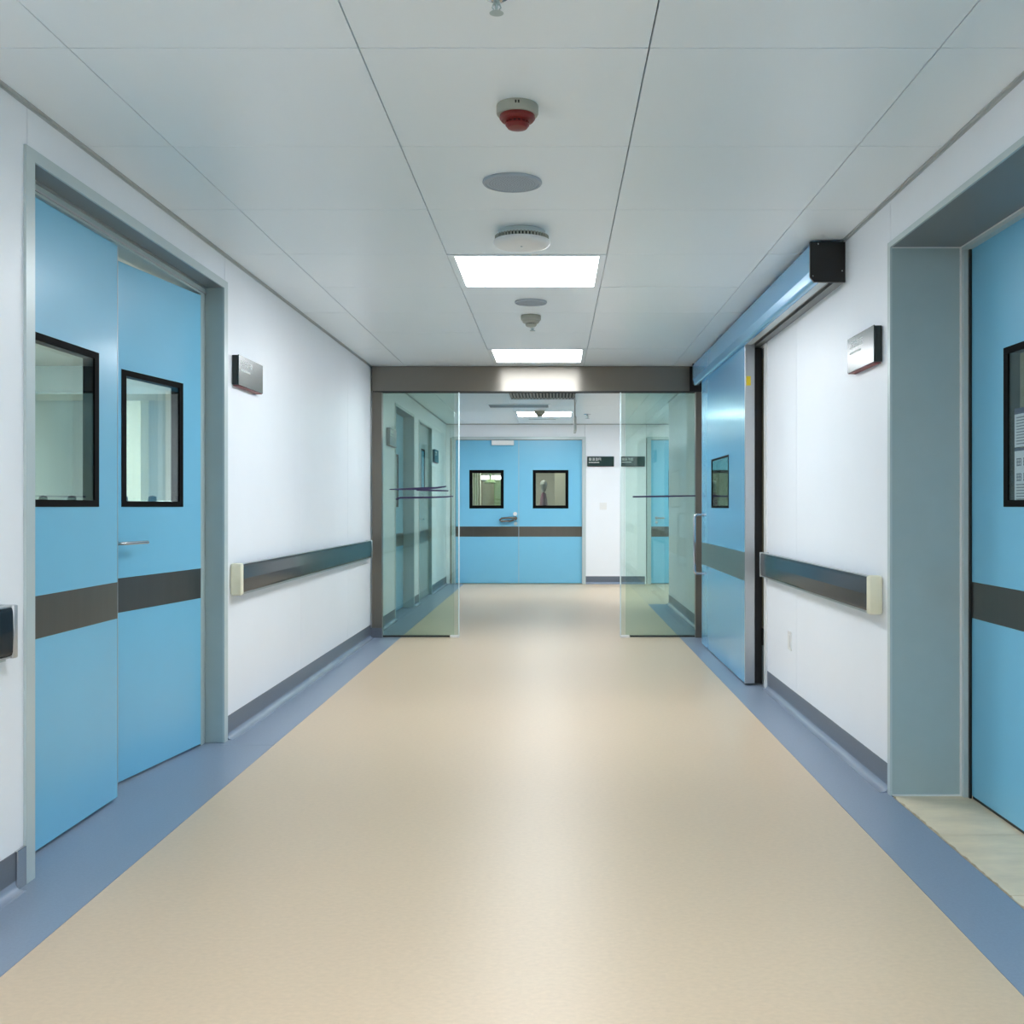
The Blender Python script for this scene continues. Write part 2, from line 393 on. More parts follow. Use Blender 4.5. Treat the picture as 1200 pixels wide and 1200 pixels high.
# left double door
d1 = root('door_1', (XL, 3.26, 0), 'blue double door on the left wall, its far leaf slightly ajar', kind='structure')
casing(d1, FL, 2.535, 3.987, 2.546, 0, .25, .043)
obj('door_stop', B((2.535, 2.56, .096, .108, 0, 2.5), (3.935, 3.987, .096, .22, 0, 2.5), (2.535, 3.987, .096, .108, 2.498, 2.546), (2.535, 3.987, .108, .22, 2.512, 2.546), fr=FL), 'frame', d1)
obj('head_bead', B((2.535, 3.987, .088, .096, 2.538, 2.546), (2.535, 3.987, .09, .096, 2.508, 2.515), fr=FL), 'silver', d1)
l1 = leaf(d1, Fr((-1.97, 2.541), (0, 1), (-1, 0)), .669, .014, 2.496, (.13, .534, 1.322, 1.982))
ang = Vector((-.2050, -.9787))
f2 = Fr((-1.952, 3.93), (ang.x, ang.y), (-.9787, .2050))
l2 = leaf(d1, f2, .68, .014, 2.486, (.14, .545, 1.322, 1.975))
lever(l2, f2, .60, 1.148, -1, proud=.06, length=.15)

# recessed doors of the left wall beyond the glass
d2 = root('door_2', (XL, 8.84, 0), 'blue door in a deep grey frame beyond the glass, left wall', kind='structure')
casing(d2, FL, 8.31, 9.37, 2.5, 0, .2, .03)
leaf(d2, Fr((-1.99, 8.315), (0, 1), (-1, 0)), 1.045, .01, 2.495, (.3, .75, 1.32, 1.98))
d3 = root('door_3', (XL, 10.24, 0), 'grey door with small window beyond the glass, left wall', kind='structure')
casing(d3, FL, 9.76, 10.72, 2.49, 0, .16, .025)
f3 = Fr((-1.895, 10.715), (0, -1), (-1, 0))
l3 = leaf(d3, f3, .9, .01, 2.485, (.32, .62, 1.55, 2.15), m='greydoor')
lever(l3, f3, .82, 1.15, -1)

# far double door
PIV = 12.2
d5 = root('door_5', (-.614, 12.2, 0), 'blue double door closing the far end of the corridor', kind='structure')
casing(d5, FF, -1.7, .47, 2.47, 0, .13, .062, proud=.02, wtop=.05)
fa = Fr((-1.697, 12.215), (1, 0), (0, 1)); fb = Fr((.467, 12.215), (-1, 0), (0, 1))
l5a = leaf(d5, fa, 1.079, .012, 2.462, (.237, .822, 1.295, 1.95), band=(.809, .984), border=.05)
l5b = leaf(d5, fb, 1.079, .012, 2.462, (.233, .84, 1.295, 1.95), band=(.809, .984), border=.05)
# loop lever with lock cylinders
bm = bmesh.new(); ux = 1.03
tube(bm, [(ux, -.001, 1.125), (ux, -.05, 1.125)], .03, 18, fa)
tube(bm, [(ux, -.045, 1.13), (ux-.12, -.05, 1.135), (ux-.24, -.05, 1.125), (ux-.27, -.05, 1.1), (ux-.25, -.05, 1.075), (ux-.1, -.05, 1.075), (ux-.03, -.05, 1.1)], .016, 12, fa)
obj('loop_handle', bm, 'post', l5a, smooth=True)
bm = bmesh.new(); tube(bm, [(ux, -.001, 1.03), (ux, -.025, 1.03)], .032, 18, fa); obj('lock_cylinder', bm, 'frame', l5a, smooth=True)
bm = bmesh.new(); tube(bm, [(ux-.01, -.001, 1.2), (ux-.01, -.03, 1.2)], .034, 18, fa); obj('thumb_turn', bm, 'white', l5a, smooth=True, label='white round thumb turn')
# closer on the left leaf
bm = B((.62, 1.0, -.07, -.003, 2.375, 2.455), fr=fa, bev=.006)
cl = obj('door_closer', bm, 'white', l5a, label='white boxed door closer')
# right far door
d6 = root('door_6', (2.6, 12.2, 0), 'blue double door partly hidden behind the right wall', kind='structure')
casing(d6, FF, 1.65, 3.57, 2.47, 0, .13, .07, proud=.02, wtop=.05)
f6 = Fr((1.653, 12.215), (1, 0), (0, 1))
l6 = leaf(d6, f6, .955, .012, 2.462, (.3, .7, 1.295, 1.95), band=(.809, .984), border=.04)
lever(l6, f6, .09, 1.13, 1, r=.014)
leaf(d6, Fr((3.567, 12.215), (-1, 0), (0, 1)), .955, .012, 2.462, (.3, .7, 1.295, 1.95), band=(.809, .984), border=.04)

PIV = None
# right near recess
d8 = root('door_8', (1.888, 2.2, 0), 'blue double door deep in the grey recess on the right', kind='structure')
casing(d8, FRr, 1.165, 3.257, 2.507, 0, .315, .026, proud=.01)
obj('inner_frame', B((1.165, 1.19, .315, .345, 0, 2.507), (3.235, 3.257, .315, .345, 0, 2.507), (1.19, 3.235, .315, .345, 2.487, 2.507),
                     (1.15, 1.165, .315, .42, 0, 2.52), (3.257, 3.272, .315, .42, 0, 2.52), (1.165, 3.257, .315, .42, 2.507, 2.52), fr=FRr), 'frame_lt', d8)
obj('jamb_bead', B((3.25, 3.257, .0, .315, 0, .006), (3.252, 3.257, .308, .315, .006, 2.507), (3.254, 3.257, .0, .308, 2.502, 2.507), (1.165, 3.252, .31, .315, 2.502, 2.507), fr=FRr), 'white', d8)
obj('gap_shade', B((3.225, 3.2352, .336, .3458, .0, 2.487), (2.216, 3.225, .35, .38, 0, .014), fr=FRr), 'blackcap', d8)  # black strips stand in for the shade in the gaps round the leaf
f8 = Fr((1.889, 3.233), (0, -1), (1, 0))
l8 = leaf(d8, f8, 1.017, .014, 2.485, (.24, .79, 1.322, 1.985))
f8b = Fr((1.889, 1.192), (0, 1), (1, 0))
leaf(d8, f8b, 1.017, .014, 2.485, (.24, .79, 1.322, 1.985))
lever(l8, f8, .95, 1.148, -1)

# ------------------------------------------------------------------ blue sliding door with its track housing
d7 = root('door_7', (1.45, 6.05, 0), 'blue sliding door hanging from a long blue track housing on the right wall', kind='structure')
f7 = Fr((1.41, 5.282), (0, 1), (1, 0))
l7 = leaf(d7, f7, 1.54, .012, 2.535, (.49, 1.12, 1.312, 1.742), m='slider', th=.07, border=.014, edge=True, band=(.772, .983), band_u=(.006, 1.538))
obj('end_stile', B((5.272, 5.282, -.135, -.062, .012, 2.535), fr=FRr, bev=.002), 'silver', l7, label='silver end stile of the sliding door')
obj('warning_sticker', B((5.271, 5.2718, -.125, -.092, 2.218, 2.287), fr=FRr), 'yellow', l7, label='yellow warning sticker')
obj('gap_shade', B((5.284, 5.32, -.062, -.006, .012, 2.5), (5.31, 6.82, -.0625, -.058, .0, .012), (5.285, 6.82, -.13, -.07, .006, .012), fr=FRr), 'blackcap', l7)  # black fill coloured as the shade in the gap behind the door
PIV = 5.282+1.47
bm = bmesh.new(); hy, hx = 1.47, -.085
tube(bm, [(hy, -.001, 1.247)] + arc((hy, hx+.03, 1.247), (hy, hx, 1.247), (hy, hx, 1.215)) + arc((hy, hx, .72), (hy, hx, .69), (hy, hx+.03, .69)) + [(hy, -.001, .69)], .0125, 16, f7)
tube(bm, [(hy, 0, 1.247), (hy, -.006, 1.247)], .024, 20, f7); tube(bm, [(hy, 0, .69), (hy, -.006, .69)], .024, 20, f7)
obj('pull_handle', bm, 'chrome', l7, smooth=True)
PIV = None
bm = bmesh.new(); X0 = -(XR-1.358)
prism(bm, [(X0+.012, 2.723), (X0, 2.711), (X0, 2.572), (X0+.012, 2.530), (X0+.016, 2.522), (X0+.024, 2.516), (X0+.032, 2.515), (X0+.05, 2.515), (X0+.05, 2.535), (X0+.01, 2.56), (X0+.01, 2.713), (0, 2.713), (0, 2.723)], 3.795, 7.0, FRr)
hd = obj('track_housing', bm, 'slider', d7)
obj('track_rail', B((3.795, 7.0, X0+.052, X0+.118, 2.55, 2.6), (3.795, 7.0, X0+.108, X0+.118, 2.525, 2.55), fr=FRr), 'louvre', hd)
obj('closing_plate', B((3.795, 5.262, X0+.053, X0+.098, 2.517, 2.523), fr=FRr), 'frame_lt', hd)
obj('back_plate', B((3.795, 7.0, -.052, 0, 2.517, 2.712), fr=FRr), 'soffit', hd)
bm = bmesh.new(); prism(bm, [(0, 2.727), (X0-.002, 2.727), (X0-.002, 2.54), (X0+.022, 2.513), (0, 2.513)], 3.782, 3.795, FRr)
cp = obj('end_cap', bm, 'blackcap', hd)
bm = bmesh.new(); prism(bm, [(0, 2.727), (X0-.002, 2.727), (X0-.002, 2.54), (X0+.022, 2.513), (0, 2.513)], 7.0, 7.012, FRr)
obj('end_cap', bm, 'blackcap', hd)
for (a, z) in ((-.018, 2.572), (X0+.012, 2.545), (X0+.04, 2.715)):
    bm = bmesh.new(); tube(bm, [(3.782, a, z), (3.779, a, z)], .0035, 10, FRr); obj('screw', bm, 'chrome', hd)
# opening lining behind the sliding door
obj('door_casing', B((5.165, 5.22, -.012, 0, 0, 2.51), (6.76, 6.8, -.012, 0, 0, 2.51), (5.22, 6.76, -.012, 0, 2.5, 2.51), fr=FRr), 'white', d7)
obj('jamb_lining', B((5.205, 5.222, 0, .16, 0, 2.5), (6.758, 6.775, 0, .16, 0, 2.5), fr=FRr), 'frame', d7)

# ------------------------------------------------------------------ glass sliding doors and beam
PIV = 7.2
d4 = root('door_4', (-.15, 7.2, 0), 'tall glass sliding doors under a bronze metal beam', kind='structure')
bm = B((-1.842, 1.36, 7.172, 7.178, 2.487, H-.003)); hb = obj('header_beam', bm, 'beam', d4)
obj('beam_core', B((-1.842, 1.36, 7.178, 7.32, 2.487, H-.003), (1.36, XR, 7.176, 7.32, 2.487, H-.003)), 'blackcap', d4)
obj('beam_gap_shade', B((-1.838, XR, 7.174, 7.3, 2.478, 2.487)), 'dark', d4)  # dark strip standing for the shaded gap under the beam
for a, b in ((-1.842, -1.744), (1.422, XR)):
    obj('post', B((a, b, 7.176, 7.27, 0, 2.478), bev=.003), 'post', d4)
obj('post_shoe', B((XL, -1.742, 7.172, 7.274, 0, .1)), 'base', d4)
def gpane(x0, x1, y, z0=.016, z1=2.478, nm='glass_leaf', inner=None, lab=None):
    g_ = obj(nm, B((x0, x1, y, y+.010, z0, z1)), 'glass', d4, label=lab)
    return g_
gl = gpane(-1.735, -.972, 7.195); gr = gpane(.670, 1.415, 7.195)
gpane(-1.742, -1.02, 7.245, nm='fixed_glass'); gpane(.72, 1.42, 7.245, nm='fixed_glass')
obj('edge_seal', B((-.972, -.962, 7.192, 7.208, .016, 2.476)), 'seal', gl)
obj('edge_seal', B((.660, .670, 7.192, 7.208, .016, 2.476)), 'seal', gr)
obj('bottom_rail', B((-1.735, -1.06, 7.19, 7.21, .006, .022)), 'dark', gl); obj('bottom_rail', B((.76, 1.415, 7.19, 7.21, .006, .022)), 'dark', gr)
obj('floor_guide', B((-1.055, -.965, 7.18, 7.22, 0, .024), bev=.003), 'white', gl, label='white floor guide'); obj('floor_guide', B((.664, .755, 7.18, 7.22, 0, .024), bev=.003), 'white', gr, label='white floor guide')
def strip(pts, w_, par):
    t = bmesh.new(); bm = bmesh.new(); n = len(pts)
    Y0, Y1 = 7.1938, 7.195
    vs = [[t.verts.new((x, y, z+s*h)) for x, z, h in pts] for y in (Y0, Y1) for s in (-1, 1)]
    for k in range(n-1):
        a, b, c, d = vs
        t.faces.new((a[k], a[k+1], b[k+1], b[k])); t.faces.new((c[k], d[k], d[k+1], c[k+1]))
        t.faces.new((b[k], b[k+1], d[k+1], d[k])); t.faces.new((a[k], c[k], c[k+1], a[k+1]))
    for k in (0, n-1): t.faces.new((vs[0][k], vs[1][k], vs[3][k], vs[2][k]))
    merge(bm, t); return obj('tape_strip', bm, 'tape', par, label=w_)
px = lambda x: (x-650)*7.2/835
pz = lambda y: 1.32+(594-y)*7.2/835
strip([(px(456.5), pz(573.5), .005), (px(470), pz(573.3), .009), (px(495), pz(572.6), .013), (px(512), pz(571.6), .009), (px(523), pz(570), .006)], 'upper dark blue tape on the glass', gl)
strip([(px(488), pz(574.2), .008), (px(505), pz(574.6), .009), (px(525.5), pz(575.2), .006)], 'middle dark blue tape on the glass', gl)
strip([(px(464), pz(585), .009), (px(469), pz(583.3), .009), (px(500), pz(583), .009), (px(522), pz(582.3), .008), (px(531), pz(581.6), .005)], 'lower dark blue tape on the glass', gl)
strip([(px(741.5), pz(582.2), .008), (px(780), pz(581.6), .009), (px(815), pz(581), .006)], 'dark blue tape on the right glass', gr)

PIV = None
# ------------------------------------------------------------------ handrails
def handrail(fr, u0, u1, lab, caps=('cream', 'cream'), capw=.045):
    r = root('handrail', fr.p((u0+u1)/2, 0, .82), lab, 'handrail', 'wall mounted bumper handrails')
    a = u0+(capw if caps[0] == 'cream' else .02); b = u1-(capw if caps[1] == 'cream' else .02)
    obj('mounting_track', B((u0+.01, u1-.01, -.032, 0, .835, .972), fr=fr), 'silver', r)
    c = bmesh.new()
    prism(c, [(-.032, .989), (-.05, .989), (-.057, .984), (-.06, .974), (-.062, .905), (-.06, .838), (-.057, .828), (-.05, .823), (-.032, .823)], a, b, fr)
    obj('bumper_cover', c, 'rail', r)
    obj('edge_bead', B((a, b, -.056, -.03, .987, .992), (a, b, -.056, -.03, .8195, .825), fr=fr), 'silver', r)
    obj('lower_lip', B((a, b, -.036, -.002, .808, .82), fr=fr), 'frame_lt', r)
    for k, (s, e) in enumerate(((u0, a), (b, u1))):
        if caps[k] == 'cream': obj('end_cap', B((s, e, -.064, 0, .812, .996), fr=fr, bev=.012), 'cream', r, smooth=True, label='cream plastic end cap')
        else: obj('end_cap', B((s, e, -.0635, 0, .816, .994), fr=fr, bev=.005), 'silver', r, smooth=True, label='metal end cap')
    return r
handrail(FL, 4.075, 7.02, 'long dark handrail on the left wall between blue door and glass doors', ('cream', 'silver'))
handrail(FL, -1.2, 2.385, 'dark handrail end at the left edge, before the blue door', ('cream', 'silver'))
handrail(FRr, 3.345, 5.15, 'dark handrail on the right wall beside the sliding door', ('cream', 'silver'))
handrail(FRr, -1.2, 1.1, 'dark handrail on the right wall, behind the picture edge', ('cream', 'cream'))

# ------------------------------------------------------------------ signs
def glyph(bm, fr, u, z, s, k, d, sx=1):
    """one illegible character: a few crossed strokes"""
    rnd = random.Random(k); t = s*.11
    for q in (.1, .5, .88): 
        if rnd.random() < .85: box(bm, u+sx*s*.05, u+sx*s*.9, d-.0006, d, z+s*q, z+s*q+t, fr=fr)
    for q in (.12, .45, .8):
        if rnd.random() < .75: box(bm, u+sx*s*q, u+sx*(s*q+t), d-.0006, d, z+s*.05, z+s*.95, fr=fr)
def sign(fr, u0, u1, z0, z1, lab, d=.04, start=None, sx=1, n=4, gs=.035, grp='dark room signs beside doors'):
    global PIV
    PIV = 12.2 if fr is FF else None
    r = root('wall_sign', fr.p((u0+u1)/2, 0, z0), lab, 'sign', grp)
    obj('sign_back', B((u0, u1, -d+.006, -.0005, z0+.004, z1-.004), fr=fr, bev=.004), 'signside', r)
    obj('sign_face', B((u0+.001, u1-.001, -d, -d+.006, z0+.004, z1-.002), fr=fr, bev=.001), 'sign', r)
    obj('sign_reflection', B((u0+.012, u1-.004, -d+.004, -.002, z0, z0+.0038), fr=fr), 'signreflect', r, label='underside coloured with a reddish reflection')  # reddish reflection coloured into the sign's bottom edge
    bm = bmesh.new(); s = start if start is not None else (u0+.03 if sx > 0 else u1-.03)
    zt = z1-.028-gs
    for k in range(n): glyph(bm, fr, s+sx*k*gs*1.12, zt, gs, k+int(u0*10)+7, -d, sx)
    for k in range(9): box(bm, s+sx*k*gs*.42, s+sx*(k*gs*.42+gs*.3), -d-.0006, -d, zt-gs*.75, zt-gs*.45, fr=fr)
    obj('sign_lettering', bm, 'signtext', r)['kind'] = 'stuff'
    PIV = None
    return r
sign(FL, 4.1, 4.44, 2.02, 2.2, 'dark glass room sign on the left wall above the long handrail')
sign(FRr, 3.355, 3.66, 2.0, 2.18, 'dark glass room sign on the right wall beside the grey recess', sx=-1)
sign(FL, 7.86, 8.2, 2.0, 2.2, 'dark sign beyond the glass, first on the left wall')
sign(FL, 10.82, 11.16, 2.0, 2.2, 'dark sign beyond the glass, furthest on the left wall')
sign(FF, .555, 1.015, 2.01, 2.185, 'wide dark sign on far wall just right of the blue double door', d=.025, n=4, gs=.048)
sign(FF, 1.12, 1.545, 2.01, 2.185, 'wide dark sign on far wall seen through the right glass', d=.025, n=4, gs=.045)

# ------------------------------------------------------------------ switches
def switch(fr, u, z, w_, h_, lab, nm='light_switch', cat='switch'):
    r = root(nm, fr.p(u, 0, z), lab, cat)
    obj('back_plate', B((u-w_/2, u+w_/2, -.009, 0, z-h_/2, z+h_/2), fr=fr, bev=.002), 'white', r)
    obj('rocker', B((u-w_*.32, u+w_*.32, -.013, -.009, z-h_*.32, z+h_*.32), fr=fr, bev=.001), 'white', r)
PIV = 12.2
switch(FF, .83, 1.333, .12, .12, 'small white square switch on the far wall under the sign')
PIV = 4.66
switch(FRr, 4.66, .445, .1, .12, 'small white socket low on the right wall under the handrail', 'wall_socket', 'socket')

PIV = None
# ------------------------------------------------------------------ ceiling fittings
def smoke(c, R, lab, red=False):
    global PIV
    PIV = c[1]
    r = root('smoke_detector', c, lab, 'smoke detector')
    bm = bmesh.new(); lathe(bm, [(0, 0), (R*.97, 0), (R, -.004), (R, -.030), (R*.95, -.036), (R*.8, -.037), (0, -.037)], c)
    obj('base', bm, 'offwhite', r, smooth=True)
    m = 'red' if red else 'offwhite'
    bm = bmesh.new(); lathe(bm, [(R*.84, -.037), (R*.85, -.048), (R*.76, -.056), (R*.56, -.058), (0, -.058)], c)
    obj('shoulder', bm, m, r, smooth=True)
    bm = bmesh.new(); lathe(bm, [(R*.5, -.057), (R*.5, -.066), (0, -.066)], c); ob = obj('vent_ring', bm, 'darkred' if red else 'dark', r)
    for k in range(16):
        a = k*math.tau/16; b2 = bmesh.new(); f = Fr((c[0], c[1], c[2]), (math.cos(a), math.sin(a)), (-math.sin(a), math.cos(a)))
        if k == 0: bmv = bmesh.new()
        box(bmv, R*.48, R*.56, -.0022, .0022, -.067, -.057, fr=f); b2.free()
    obj('vent_fin', bmv, m, ob)['kind'] = 'stuff'
    bm = bmesh.new(); lathe(bm, [(R*.56, -.066), (R*.57, -.071), (R*.46, -.081), (R*.25, -.085), (0, -.086)], c)
    obj('sensor_dome', bm, m, r, smooth=True)
    f = Fr((c[0], c[1], c[2]), (1, 0), (0, 1))
    if red:
        obj('indicator', B((-.006, .0, -R-.001, -R+.003, -.018, -.008), (.004, .010, -R-.001, -R+.003, -.018, -.008), fr=f), 'dark', r)
smoke((-.132, 2.52, H), .074, 'round smoke detector with red dome, nearest on the ceiling', True)
smoke((-.176, 5.29, H), .074, 'small off-white smoke detector between the two near ceiling lights')
smoke((-.22, 10.55, H), .08, 'tiny smoke detector in front of the distant light panel')

def speaker(c, R, lab):
    global PIV
    PIV = c[1]
    r = root('ceiling_speaker', c, lab, 'speaker', 'round flush ceiling speakers')
    bm = bmesh.new(); lathe(bm, [(R*.99, 0), (R, -.006), (R*.97, -.012), (R*.9, -.013), (R*.88, -.009), (R*.86, -.004), (R*.86, 0)], c, 56)
    obj('rim', bm, 'spk', r, smooth=True)
    bm = bmesh.new(); lathe(bm, [(R*.88, -.004), (R*.88, -.009), (R*.6, -.012), (0, -.0135)], c, 56); gq = obj('grille', bm, 'spk', r, smooth=True)
    bm = bmesh.new()
    for k in range(1, 9):
        n = 6*k; rr = R*.095*k
        zz = -.0135+.0045*(rr/(R*.88))**2 - .0006
        for j in range(n):
            a = j*math.tau/n; x, y = c[0]+rr*math.cos(a), c[1]+rr*math.sin(a)
            t = .0021; v = [bm.verts.new((x+t*math.cos(q), y+t*math.sin(q), c[2]+zz)) for q in (0, 1.05, 2.1, 3.14, 4.19, 5.24)]
            bm.faces.new(v)
    obj('perforation', bm, 'spkhole', gq)['kind'] = 'stuff'
speaker((-.185, 3.11, H), .13, 'round grey perforated ceiling speaker behind the red detector')
speaker((-.165, 4.93, H), .112, 'round flush ceiling speaker just beyond the nearest ceiling light')

# round white alarm with slotted band
PIV = 3.67; c = (-.169, 3.67, H); r = root('ceiling_alarm', c, 'large round white ceiling device with a slotted grey band', 'alarm')
bm = bmesh.new(); lathe(bm, [(.118, 0), (.122, -.004), (.122, -.022), (.1, -.03), (0, -.03)], c, 56); obj('mounting_plate', bm, 'frame_lt', r, smooth=True)
bm = bmesh.new(); lathe(bm, [(.132, -.026), (.132, -.05), (0, -.05)], c, 56); bd = obj('slotted_band', bm, 'dark', r, smooth=True)
bm = bmesh.new(); lathe(bm, [(0, -.022), (.13, -.022), (.138, -.026), (.138, -.03), (.13, -.031), (0, -.031)], c, 56); obj('upper_rim', bm, 'frame_lt', r, smooth=True)
bm = bmesh.new()
for k in range(48):
    a = k*math.tau/48; f = Fr(c, (math.cos(a), math.sin(a)), (-math.sin(a), math.cos(a))); box(bm, .13, .139, -.0045, .0045, -.05, -.028, fr=f)
obj('band_rib', bm, 'offwhite', bd)['kind'] = 'stuff'
bm = bmesh.new(); lathe(bm, [(.13, -.047), (.142, -.049), (.147, -.056), (.146, -.066), (.138, -.076), (.12, -.082), (.07, -.085), (0, -.086)], c, 64); obj('dome_cover', bm, 'white', r, smooth=True)
bm = bmesh.new(); lathe(bm, [(.006, -.085), (.006, -.088), (0, -.088)], (c[0], c[1]-.03, H), 14); obj('indicator', bm, 'spk', r)

def sprinkler(c, lab, s=1.0, drop=.05):
    global PIV
    PIV = c[1]
    r = root('sprinkler', c, lab, 'sprinkler', 'ceiling sprinkler heads')
    bm = bmesh.new(); lathe(bm, [(0, 0), (.03*s, 0), (.031*s, -.003), (.02*s, -.009), (.014*s, -.011), (0, -.011)], c, 32); obj('escutcheon', bm, 'chrome', r, smooth=True)
    bm = bmesh.new(); lathe(bm, [(.009*s, -.008), (.009*s, -drop*.45), (.004*s, -drop*.5), (.004*s, -drop*.9)], c, 16)
    for q in (-1, 1): tube(bm, [(c[0]+q*.008*s, c[1], c[2]-drop*.42), (c[0]+q*.012*s, c[1], c[2]-drop*.65), (c[0]+q*.003*s, c[1], c[2]-drop*.92)], .002*s, 8)
    obj('frame_arm', bm, 'frame', r, smooth=True)
    bm = bmesh.new(); lathe(bm, [(0, -drop*.9), (.016*s, -drop*.93), (.02*s, -drop), (0, -drop-.001)], c, 24); obj('deflector', bm, 'frame', r, smooth=True)
sprinkler((-.162, 1.985, H), 'sprinkler head cut by the top edge of the picture', 1.0, .045)
sprinkler((-.17, 5.46, H), 'small sprinkler just behind the off-white smoke detector', 1.15, .072)
sprinkler((.5, 10.9, H), 'distant sprinkler right of the far ceiling light', 1.9, .07)

PIV = None
# louvred air grille
y0, y1, x0, x1 = L0+6.6, L0+7.2, -.607, .293
r = root('air_grille', ((x0+x1)/2, (y0+y1)/2, H), 'louvred air grille in the ceiling just beyond the glass doors', 'vent')
obj('grille_frame', B((x0+.002, x1-.002, y0+.002, y0+.03, H-.006, H+.018), (x0+.002, x1-.002, y1-.03, y1-.002, H-.006, H+.018), (x0+.002, x0+.03, y0+.03, y1-.03, H-.006, H+.018), (x1-.03, x1-.002, y0+.03, y1-.03, H-.006, H+.018)), 'tile', r)
obj('dark_backing', B((x0+.03, x1-.03, y0+.03, y1-.03, H+.012, H+.018)), 'dark', r)
n = 20; me = None
for k in range(n):
    xx = x0+.05+k*(x1-x0-.1)/(n-1)
    if me is None:
        t = bmesh.new(); bm = bmesh.new(); v = [(-.012, -.004), (-.008, -.006), (.012, .012), (.008, .012)]
        a = [t.verts.new((p, 0, q)) for p, q in v]; b = [t.verts.new((p, .54*S, q)) for p, q in v]
        for i in range(4): t.faces.new((a[i], a[(i+1) % 4], b[(i+1) % 4], b[i]))
        t.faces.new(a); t.faces.new(b[::-1]); merge(bm, t); me = bpy.data.meshes.new('louvre'); bm.to_mesh(me); bm.free(); me.materials.append(M['louvre'])
    o = bpy.data.objects.new('louvre', me); COL.objects.link(o); o.parent = r; o.location = Vector((xx, ty(y0+.03), H)) - ORG[r.name]
# slot diffusers
def slot(x0, x1, y0, y1, lab):
    r = root('slot_diffuser', ((x0+x1)/2, (y0+y1)/2, H), lab, 'vent')
    obj('slot_frame', B((x0-.03, x1+.03, y0-.03, y0, H-.006, H), (x0-.03, x1+.03, y1, y1+.03, H-.006, H), (x0-.03, x0, y0, y1, H-.006, H), (x1, x1+.03, y0, y1, H-.006, H)), 'tile', r)
    obj('slot_blade', B((x0, x1, y0, y0+(y1-y0)*.3, H-.004, H), (x0, x1, y0+(y1-y0)*.35, y0+(y1-y0)*.65, H-.004, H), (x0, x1, y0+(y1-y0)*.7, y1, H-.004, H)), 'soffit', r)
slot(-.92, -.09, 9.86, 10.16, 'flat grey slot diffuser left of the louvred grille')
slot(-.42, .02, 11.5, 11.56, 'very thin slot in the ceiling behind the distant light')
# edge-on hanging board
r = root('hanging_sign', (.26, 9.1, 2.28), 'thin white board hanging edge-on from the ceiling beyond the glass', 'sign')
obj('board', B((.245, .275, 8.95, 9.3, 2.28, 2.46), bev=.003), 'white', r)
for yy in (9.0, 9.25):
    bm = bmesh.new(); tube(bm, [(.26, yy, 2.455), (.26, yy, H)], .006, 10); obj('rod', bm, 'white', r, smooth=True)

# ------------------------------------------------------------------ rooms behind the doors, seen through the panes
def room(name, x0, x1, y0, y1, m, openside, lab):
    s = .06; bs = []
    if openside != 'x0': bs.append((x0-s, x0, y0, y1, 0, H))
    if openside != 'x1': bs.append((x1, x1+s, y0, y1, 0, H))
    if openside != 'y0': bs.append((x0, x1, y0-s, y0, 0, H))
    bs.append((x0, x1, y1, y1+s, 0, H)); bs.append((x0, x1, y0, y1, H-.001, H+.018))
    if openside == 'y0': pass
    return tag(obj(name, B(*bs), m), lab, kind='structure')
room('wall_left_room', -5.4, XL-.11, 1.3, 8.0, 'roomwall', 'x1', 'pale green room behind the left double door')
room('wall_right_room', XR+.36, 4.9, .3, 4.4, 'roomdark', 'x0', 'room behind the right recess')
room('wall_sliding_room', XR+.11, 4.9, 4.5, 7.9, 'roomdark', 'x0', 'room behind the blue sliding door')
room('wall_far_room', XL, 1.5, 12.32, 16.0, 'roomdark', 'y0', 'room behind the far double door')
tag(obj('wall_left_far_room', B((-3.2, -3.14, 8.1, 12.2, 0, H), (-3.2, XL-.11, 8.05, 8.1, 0, H), (-3.2, XL-.11, 12.15, 12.2, 0, H)), 'roomdark'), kind='structure')
tag(obj('wall_right_room_side', B((1.66, 1.9, 4.41, 4.49, 0, H), (XR+.11, XR+.36, 1.05, 1.14, 0, H), (XR+.11, XR+.36, 3.29, 3.38, 0, H), (1.66, 1.75, 7.91, 9.5, 0, H), (XR+.11, XR+.36, 1.14, 3.29, 2.53, H)), 'roomdark'), kind='structure')
def room_fill_light(x, y, lab, m='roomlamp'):  # unseen strips added to brighten the rooms behind the panes
    r = root('room_fill_light', (x, y, H-.06), lab, 'ceiling light')
    obj('light_body', B((x-.62, x+.62, y-.17, y+.17, H-.05, H-.002)), 'white', r)
    obj('diffuser', B((x-.6, x+.6, y-.15, y+.15, H-.062, H-.05)), m, r)
room_fill_light(-3.6, 4.4, 'unseen strip light added to brighten the room behind the left double door', 'leftfill')
room_fill_light(-3.6, 6.4, 'second unseen strip light added to brighten the left room', 'leftfill')
room_fill_light(3.0, 3.0, 'unseen strip light added to light the room behind the right recess')
room_fill_light(3.2, 6.4, 'unseen strip light added to dimly light the room behind the sliding door', 'dimfill')
room_fill_light(-.9, 13.6, 'unseen bright strip light lighting the room behind the far door')
room_fill_light(-.6, 14.9, 'second unseen strip light lighting the room behind the far door')

